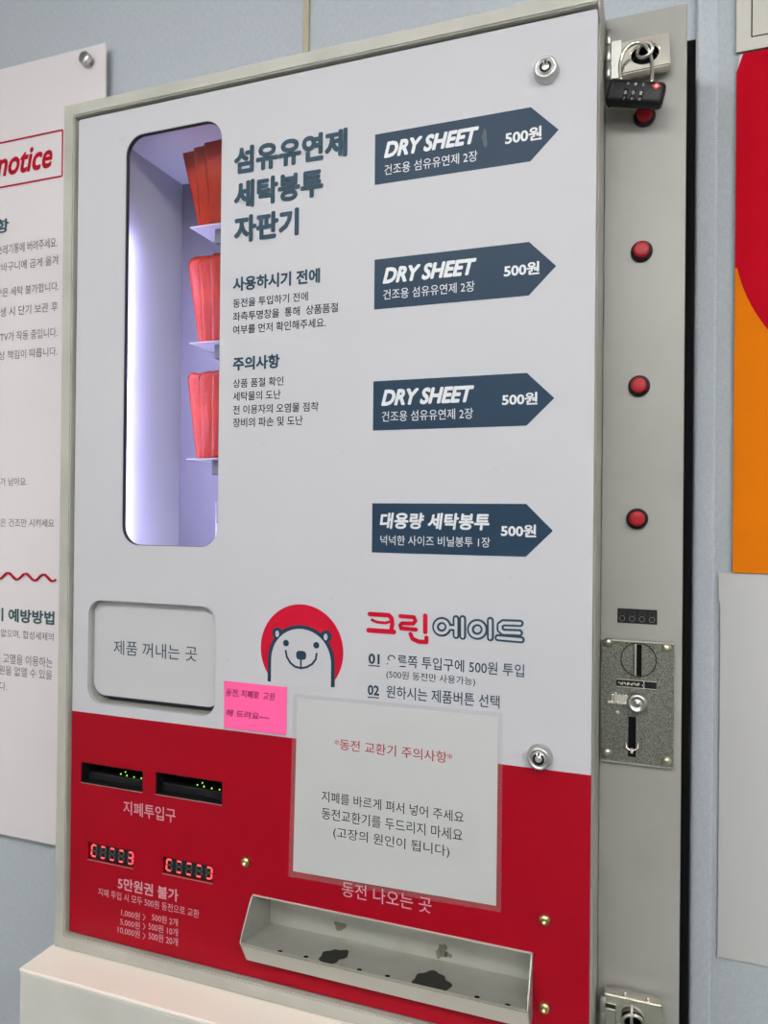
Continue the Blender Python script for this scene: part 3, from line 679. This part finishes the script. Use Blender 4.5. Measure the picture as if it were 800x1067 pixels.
t.tube([(hc2.x-.001, .777, hc2.y+.018), (hc2.x-.001, .774, hc2.y+.006), (hc2.x-.001, .775, hc2.y-.012)], .0014, 10)
t.build('staple', STEEL, h2)
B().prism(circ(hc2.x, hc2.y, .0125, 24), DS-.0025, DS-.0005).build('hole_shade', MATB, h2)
barrel(628.0, 1038, 1085, .776, h2)

# ------------------------------------------------------------------ padlock hanging on the upper hasp
DK = .764
pl_ = Vector((*P(632.5, 92.5, DK), 0)); pr_ = Vector((*P(692, 95.8, DK), 0))
cen = (pl_+pr_)/2; ux = (pr_-pl_); LW = ux.length; ux.normalize(); ang = math.atan2(ux.y, ux.x)
pad = thing('padlock', 'black three-dial combination padlock with a red diamond mark hanging from the upper hasp', 'padlock', (cen.x, DK, cen.y))
MR = Matrix.Translation((cen.x, DK, cen.y)) @ Matrix.Rotation(-ang, 4, 'Y')
def inpad(bld):
    for v in bld.bm.verts: v.co = MR @ v.co
    return bld
hh = .0112
t = B().box(-LW/2, LW/2, 0, .016, -hh, hh, bev=.0048, seg=4)
for f in t.bm.faces: f.smooth = True
inpad(t).build('padlock_body', BLACK, pad)
t = B().box(-LW/2-.0003, -LW/2+.0075, -.0006, .0166, -hh-.0005, hh+.0005, bev=.0048, seg=4)
inpad(t).build('end_cap', BLACK, pad)
for i in range(3):
    x = -.0085+i*.0073
    t = B().lathe((x-.0021, .0045, -.0035), (1, 0, 0), [(.0, 0), (.0062, 0), (.0066, .0005), (.0066, .0037), (.0062, .0042), (0, .0042)], 24)
    dl = inpad(t).build('number_dial', BLACK, pad)
    t = B(); text(t, '801'[i], x-.0012, x+.0012, -.0052, -.0016, -.0023, bold=.01); text(t, '912'[i], x-.0012, x+.0012, .0045, .0072, -.0004, bold=.01); text(t, '790'[i], x-.0012, x+.0012, -.0100, -.0074, -.0012, bold=.01)
    inpad(t).build('dial_numeral', mat('dial_white', (.3, .3, .32), .5), dl)
t = B(); c_ = (.0185, .0052)
t.add([(c_[0]-.0042, -.0003, c_[1]), (c_[0], -.0003, c_[1]-.0032), (c_[0]+.0042, -.0003, c_[1]), (c_[0], -.0003, c_[1]+.0032)], [(0, 1, 2, 3)], 0)
t.add([(c_[0]+.0013*math.cos(k*math.pi/6), -.0005, c_[1]+.0013*math.sin(k*math.pi/6)) for k in range(12)], [tuple(range(12))], 1)
inpad(t).build('diamond_mark', [mat('red_mark', (.7, .03, .03), .4), mat('pale_red_mark', (.9, .45, .42), .4)], pad)
shp = [(647, 84, .772), (645.6, 72, .772), (647, 62, .772), (651, 53, .771), (657, 47, .770), (664, 44.5, .770), (671, 46.5, .774), (676, 53, .778), (679, 64, .777), (679.3, 75, .773), (679, 86, .772)]
def spline(pts, n=6):
    V = [Vector(p) for p in pts]; out_ = []
    for i in range(len(V)-1):
        a_, b__, c_, d_ = V[max(i-1, 0)], V[i], V[i+1], V[min(i+2, len(V)-1)]
        for k in range(n):
            s = k/n; out_.append(0.5*((2*b__)+(c_-a_)*s+(2*a_-5*b__+4*c_-d_)*s*s+(3*b__-a_-3*c_+d_)*s**3))
    return out_+[V[-1]]
B().tube(spline([(P(x, y, D)[0], D, P(x, y, D)[1]) for x, y, D in shp]), .00185, 12).build('shackle', CHROME, pad)

# ------------------------------------------------------------------ red sachets on the shelves
SACH = mat('orange_red_foil', (0.33, 0.024, 0.006), 0.45, bump=(55, 0.5, 0.004), vary=(25, (0.22, 0.012, 0.005), 0.4, 0.65), spec=.2)
def sachet_mesh(seed, w=.074, h=.078, tk=.009, lean=.10):
    rnd = random.Random(seed); nx, nz = 22, 22; bm = bmesh.new(); g_ = {}
    for side in (0, 1):
        for i in range(nx+1):
            for j in range(nz+1):
                u_, v_ = i/nx, j/nz
                e = (max(0, min(u_, 1-u_)*2)**.5)*(max(0, min(v_, (1-v_))*2)**.45)
                cr = mnoise.noise(Vector((u_*9+seed, v_*2.2, side*3)))*.0022*e + mnoise.noise(Vector((u_*22, v_*5+seed, side)))*.0009*e
                y = (-1 if side == 0 else 1)*(tk/2*e)+cr
                rt = .006*max(0, (abs(u_-.5)*2-.8)/.2)**2*(1 if v_ > .9 else .2)
                z = h*v_+.0010*math.sin(u_*17+seed)*v_**6-rt
                x = (u_)*w - lean*z
                g_[side, i, j] = bm.verts.new((x, y + .02*z, z))
    for side in (0, 1):
        for i in range(nx):
            for j in range(nz):
                q = [g_[side, i, j], g_[side, i+1, j], g_[side, i+1, j+1], g_[side, i, j+1]]
                f = bm.faces.new(q if side == 0 else q[::-1]); f.smooth = True
    bmesh.ops.remove_doubles(bm, verts=bm.verts[:], dist=1e-5)
    me = bpy.data.meshes.new('fabric_sheet_sachet'); bm.to_mesh(me); bm.free(); return me
GR = 'red sachets in the lit window'
ORD = ['rear', 'middle', 'front']; SHN = ['top', 'middle', 'bottom']
TOPS = [((187, 150), (200, 146), (211, 143)), ((194, 269), (205, 268), (217, 265)), ((194, 389), (206, 388), (219, 386))]
BOTS = [((200, 235), (209, 235), (219, 234)), ((203, 356), (212, 356), (221, 356)), ((200, 477), (210, 477), (220, 477))]
for s, (X, Z) in enumerate(shelves):
    for k in range(3):
        Yk = SHY0+.019-k*.0065
        xb_, _ = P(*BOTS[s][k], Yk); xt_, zt_ = P(*TOPS[s][k], Yk); hh_ = zt_-Z
        xb_ = max(xb_, X+.0012)
        me = sachet_mesh(s*3+k+1, h=hh_, tk=.0048, lean=(xb_-xt_)/hh_)
        me.materials.append(SACH)
        o = bpy.data.objects.new('fabric_sheet_sachet', me); LATER.append(o)
        o.location = (xb_, Yk, Z+.0004)
        tag(o, f'orange-red foil sachet, {ORD[k]} one of three standing on the {SHN[s]} shelf in the lit window', 'sachet', GR)
# white folded bag below
X, Z = P(223.5, 519, .745); Zb = cz0+.0005
wb = B().box(X, X+.075, .744, .757, Zb, Z, bev=.005, seg=3).build('laundry_bag', mat('white_bag_film', (.62, .61, .66), .35))
tag(wb, 'white folded laundry bag with a black edge mark, low in the lit window', 'bag')
t = B().ribbon([P(229, 519.5, .7435), P(225.8, 521.5, .7435), P(226, 545, .7435)], .0011, .7435); t.build('black_print', BLACK, wb)

# ------------------------------------------------------------------ sticky note and laminated notice
def sheet(name, corners, D, th, m_, label, cat, curl=0.0, n=12):
    """thin sheet hanging on plane D; corners tl,tr,br,bl in the frame; curl lifts the lower edge"""
    q = [Vector(P(x, y, D)) for x, y in corners]; b = B(); g_ = {}
    for s_ in (0, 1):
        for i in range(n+1):
            for j in range(n+1):
                u_, v_ = i/n, j/n; p = (q[0]*(1-u_)+q[1]*u_)*(1-v_)+(q[3]*(1-u_)+q[2]*u_)*v_
                lift = curl*(v_**2.5)*(.6+.4*u_)
                g_[s_, i, j] = b.bm.verts.new((p.x, D-th*(1-s_)-lift, p.y))
    for s_ in (0, 1):
        for i in range(n):
            for j in range(n): f = b.bm.faces.new([g_[s_, i, j], g_[s_, i+1, j], g_[s_, i+1, j+1], g_[s_, i, j+1]])
    for i in range(n):
        for a_, b__ in (((i, 0), (i+1, 0)), ((i, n), (i+1, n)), ((0, i), (0, i+1)), ((n, i), (n, i+1))):
            b.bm.faces.new([g_[0, *a_], g_[0, *b__], g_[1, *b__], g_[1, *a_]])
    o = b.build(name, m_); tag(o, label, cat); return o
note = sheet('sticky_note', [(233.5, 709.3), (299, 716.0), (298.6, 765.5), (233.8, 758.0)], DP-.0003, .0004, mat('hot_pink_paper', (.90, .10, .33), .6), 'hot pink sticky note with two handwritten lines beside the bear emblem', 'note', curl=.0012)
t = B()
textpx(t, '동전, 지폐로  교환', (236, 717.5, 726.2), (287, 721.5, 729.7), DP-.0006, lift=.0007, shear=.15)
textpx(t, '해 드려요~~', (236.5, 739.5, 747), (281, 742.5, 750), DP-.0006, lift=.0011, shear=.15)
t.build('handwriting', mat('dark_red_ink', (.16, .005, .03), .5), note)
film = mat('laminate_film', (.66, .67, .68), .22, coat=.5)
paper = sheet('laminated_notice', [(310, 727.5), (519, 747.0), (516.8, 943.5), (305.5, 907.5)], DP-.0008, .0006, mat('white_laminated_paper', (.485, .495, .51), .30, coat=.2, bump=(9, .25, .004)), 'white laminated sheet of printed Korean notes taped over the crimson panel', 'notice', curl=.0)
# clear laminate margin
q = [P(x, y, DP) for x, y in ((306, 722.5), (524, 742.5), (522, 950), (301, 913))]
mg = bpy.data.materials.new('clear_margin'); mg.use_nodes = True; nt = mg.node_tree; nt.nodes.clear()
out = nt.nodes.new('ShaderNodeOutputMaterial'); tr2 = nt.nodes.new('ShaderNodeBsdfTransparent'); gl = nt.nodes.new('ShaderNodeBsdfPrincipled'); mx = nt.nodes.new('ShaderNodeMixShader')
gl.inputs['Base Color'].default_value = (.62, .62, .63, 1); gl.inputs['Roughness'].default_value = .2; mx.inputs[0].default_value = .06
nt.links.new(tr2.outputs[0], mx.inputs[1]); nt.links.new(gl.outputs[0], mx.inputs[2]); nt.links.new(mx.outputs[0], out.inputs[0])
B().prism([q[3], q[2], q[1], q[0]], DP-.0010, DP-.0007).build('clear_margin', mg, paper)
t = B()
line(paper, 'heading_lettering', mat('dark_red_print', (.34, .01, .015), .5), '*동전 교환기 주의사항*', (348.7, 770.5, 781.5), (471.5, 782.2, 794.8), DP-.0014, bold=.002)

t = B()
line(paper, 'body_lettering', mat('black_print', (.02, .03, .03), .5), '지폐를 바르게 펴서 넣어 주세요', (335.3, 824.6, 835.6), (483.2, 844.7, 857), DP-.0014)
line(paper, 'body_lettering', mat('black_print', (.02, .03, .03), .5), '동전교환기를 두드리지 마세요', (335.3, 842.1, 853.7), (482, 862.8, 876.2), DP-.0014)
line(paper, 'body_lettering', mat('black_print', (.02, .03, .03), .5), '(고장의 원인이 됩니다)', (347.3, 862.7, 874.3), (468.3, 879.2, 894.2), DP-.0014)


# ------------------------------------------------------------------ notice board on standoffs, left
pxr = mX([(109.7, 44.5), (57, 882)], DPO)
pzt = mZ([(0, 72), (109.5, 44.4)], DPO); pzb = mZ([(0, 868), (57, 882)], DPO)
pxr = P(110, 44.5, DPO)[0]
nb = thing('notice_board', 'white acrylic notice board on standoffs with red and dark Korean lettering', 'notice board', (pxr-.3, DPO, pzb))
BWH = mat('white_acrylic', (.80, .755, .79), .3)
B().box(pxr-.62, pxr, DPO, DPO+.004, pzb, pzt, bev=.0006).build('board', BWH, nb)
for x, y in ((94, 65),):
    X, Z = P(x, y, DPO)
    for XX, ZZ in ((X, Z), (X, pzb+(pzt-Z)), (X-.58, Z), (X-.58, pzb+(pzt-Z))):
        t = B().lathe((XX, DW-.0006, ZZ), (0, -1, 0), [(.0075, 0), (.0075, DW-DPO+.006), (.0095, DW-DPO+.0065), (.0095, DW-DPO+.013), (.0082, DW-DPO+.0145), (0, DW-DPO+.0145)], 28)
        t.build('standoff', STEEL, nb)['label'] = 'round steel standoff'
t = B(); q = [P(x, y, DPO) for x, y in ((65.5, 135.5), (65.5, 183.5))]
t.ribbon([(q[0][0]-.30, q[0][1]), q[0], (q[0][0], q[1][1]), (q[0][0]-.30, q[1][1])], .0030, DPO-.0004, caps=False)
t.build('heading_border', REDP, nb)
t = B(); textpx(t, 'notice', (-3, 161, 187), (55, 148.5, 173), DPO, bold=.03, shear=.25); t.build('heading_lettering', REDP, nb)
t = B()
zz = P(30, 601, DPO)[1]; x_end = P(59, 603, DPO)[0]
t.ribbon([(x_end-k*.0022, zz+.0050*math.sin(k*.0022*2*math.pi/.036+3.6)-(0)) for k in range(0, 200)], .0030, DPO-.0004)
t.build('wavy_rule', REDP, nb)
t = B()
def ptxt(bb, s, xr, yt, yb, wpx, bold=0):
    """line that ends at xr, width wpx of the frame"""
    x1_, zt1 = P(xr, yt, DPO); _, zb1 = P(xr, yb, DPO); x0_ = P(xr-wpx, yt, DPO)[0]
    text(bb, s, x0_, x1_, zb1, zt1, DPO-.0004, bold=bold)
for s, xr, yt, yb, w, bo in (('이용사항', 9.5, 227, 242, 52, .035), ('건조기 예방방법', 57, 637, 651.5, 87, .035)):
    t = B(); ptxt(t, s, xr, yt, yb, w, bo); t.build('heading_lettering', mat('teal_heading_ink', (.03, .085, .10), .5), nb)
t = B()
for s, xr, yt, yb, w in (('남은 잔여물은 반드시 쓰레기통에 버려주세요.', 60, 247, 257.5, 118), ('이용 후 옷은, 세탁바구니에 곱게 옮겨', 60.5, 266, 276, 112),
                         ('가죽, 운동화, 이불솜*은 세탁 불가합니다.', 61.5, 293, 303, 118), ('분실물, 발생 시 단기 보관 후', 60.5, 314, 324.5, 92),
                         ('매장은 24시간CCTV가 작동 중입니다.', 60, 341, 351, 108), ('파손 시 손해배상 책임이 따릅니다.', 60, 361, 370.5, 104),
                         ('세제 찌꺼기, 얼룩, 냄새가 남아요.', 28.5, 497.5, 506.5, 90), ('겉감은 세탁, 안감은 건조만 시키세요', 56.5, 541, 550, 104),
                         ('세탁으로 제거할 수 없으며, 합성세제의', 56, 659.5, 668.5, 110), ('건조기 70도 이상의 고열을 이용하는', 55, 685.5, 696, 112),
                         ('냄새와 먼지의 항원을 없앨 수 있을', 54.5, 698.5, 708.5, 106), ('것입니다.', 7.5, 711, 720, 30)):
    t = B(); ptxt(t, s, xr, yt, yb, w); t.build('body_lettering', mat('board_grey_ink', (.07, .08, .095), .5), nb)

# ------------------------------------------------------------------ papers on the wall, right
D3 = DW2-.004
X0, Zt = P(767.5, 57, D3); Zb = mZ([(768, 597), (800, 597.5)], D3)
ORANGE = mat('orange_print', (.64, .165, .004), .8, spec=.04); X1 = X0+.42
ch = .010
poster = B().prism([(X0, Zb), (X1, Zb), (X1, Zt), (X0+.0065, Zt), (X0+.001, Zt-.0165), (X0, Zt-.020)], D3, D3+.0025).build('poster', ORANGE)
tag(poster, 'orange poster with a large crimson disc and a chipped upper corner on the wall', 'poster')
# crimson disc area: circle through three points of its rim
def circ3(a, b_, c):
    ax, ay = a; bx, by = b_; cx_, cy_ = c; d_ = 2*(ax*(by-cy_)+bx*(cy_-ay)+cx_*(ay-by))
    ux_ = ((ax*ax+ay*ay)*(by-cy_)+(bx*bx+by*by)*(cy_-ay)+(cx_*cx_+cy_*cy_)*(ay-by))/d_
    uy_ = ((ax*ax+ay*ay)*(cx_-bx)+(bx*bx+by*by)*(ax-cx_)+(cx_*cx_+cy_*cy_)*(bx-ax))/d_
    return ux_, uy_, math.hypot(ax-ux_, ay-uy_)
Yd = D3-.0003
c3 = circ3(P(768, 279, Yd), P(781, 315, Yd), P(800, 343.5, Yd))
pts = [(X0, P(768, 279, Yd)[1])]
za3 = P(768, 279, Yd)[1]
for k in range(1, 200):
    a = math.pi+k*math.pi/200; x = c3[0]+c3[2]*math.cos(a); z = c3[1]+c3[2]*math.sin(a)
    if x > X0 and z < za3 and x < X1: pts.append((x, z))
pts += [(pts[-1][0], Zt), (X0+.0065, Zt), (X0+.001, Zt-.0165), (X0, Zt-.020)]
B().prism(pts, Yd, D3+.0001).build('crimson_disc', mat('poster_crimson', (.40, .003, .013), .8, spec=.04), poster)
B().prism([(X0-.0002, Zt-.022), (X0+.0012, Zt-.016), (X0+.0068, Zt-.0002), (X0+.0035, Zt-.0006)], D3+.0002, D3+.0024).build('chipped_edge', mat('torn_white', (.7, .68, .66), .7), poster)
# lower white board
D4 = DW2-.0015
X0, _ = P(749, 800, D4); Zt4 = P(749, 596.5, D4)[1]; Zb4 = mZ([(751, 997.5), (800, 1007.5)], D4)
wbd = B().prism([(X0, Zb4), (X0+.45, Zb4), (X0+.45, Zt4), (X0-.0022, Zt4), (X0-.0022, P(749, 628, D4)[1]), (X0, P(749, 628, D4)[1])], D4, DW2+.0003).build('paper_sheet', mat('matt_white_sheet', (.50, .50, .51), .6))
tag(wbd, 'blank white sheet on the wall below the orange poster', 'sheet')
# top framed notice
X0, Zb5 = P(767, 54.5, D3); 
ntc = B().prism([(X0, Zb5), (X0+.40, Zb5), (X0+.40, Zb5+.30), (X0, Zb5+.30)], D3, D3+.0025).build('framed_notice', mat('cream_sheet', (.55, .54, .50), .5))
tag(ntc, 'cream sheet with a thin black printed border above the orange poster', 'notice')
xl_, zl_ = P(783, 38.5, D3)
B().ribbon([(xl_, Zb5+.28), (xl_, zl_), (X0+.37, zl_)], .0014, D3-.0003, caps=False).build('border_line', BLACK, ntc)

for o in LATER: COL.objects.link(o)
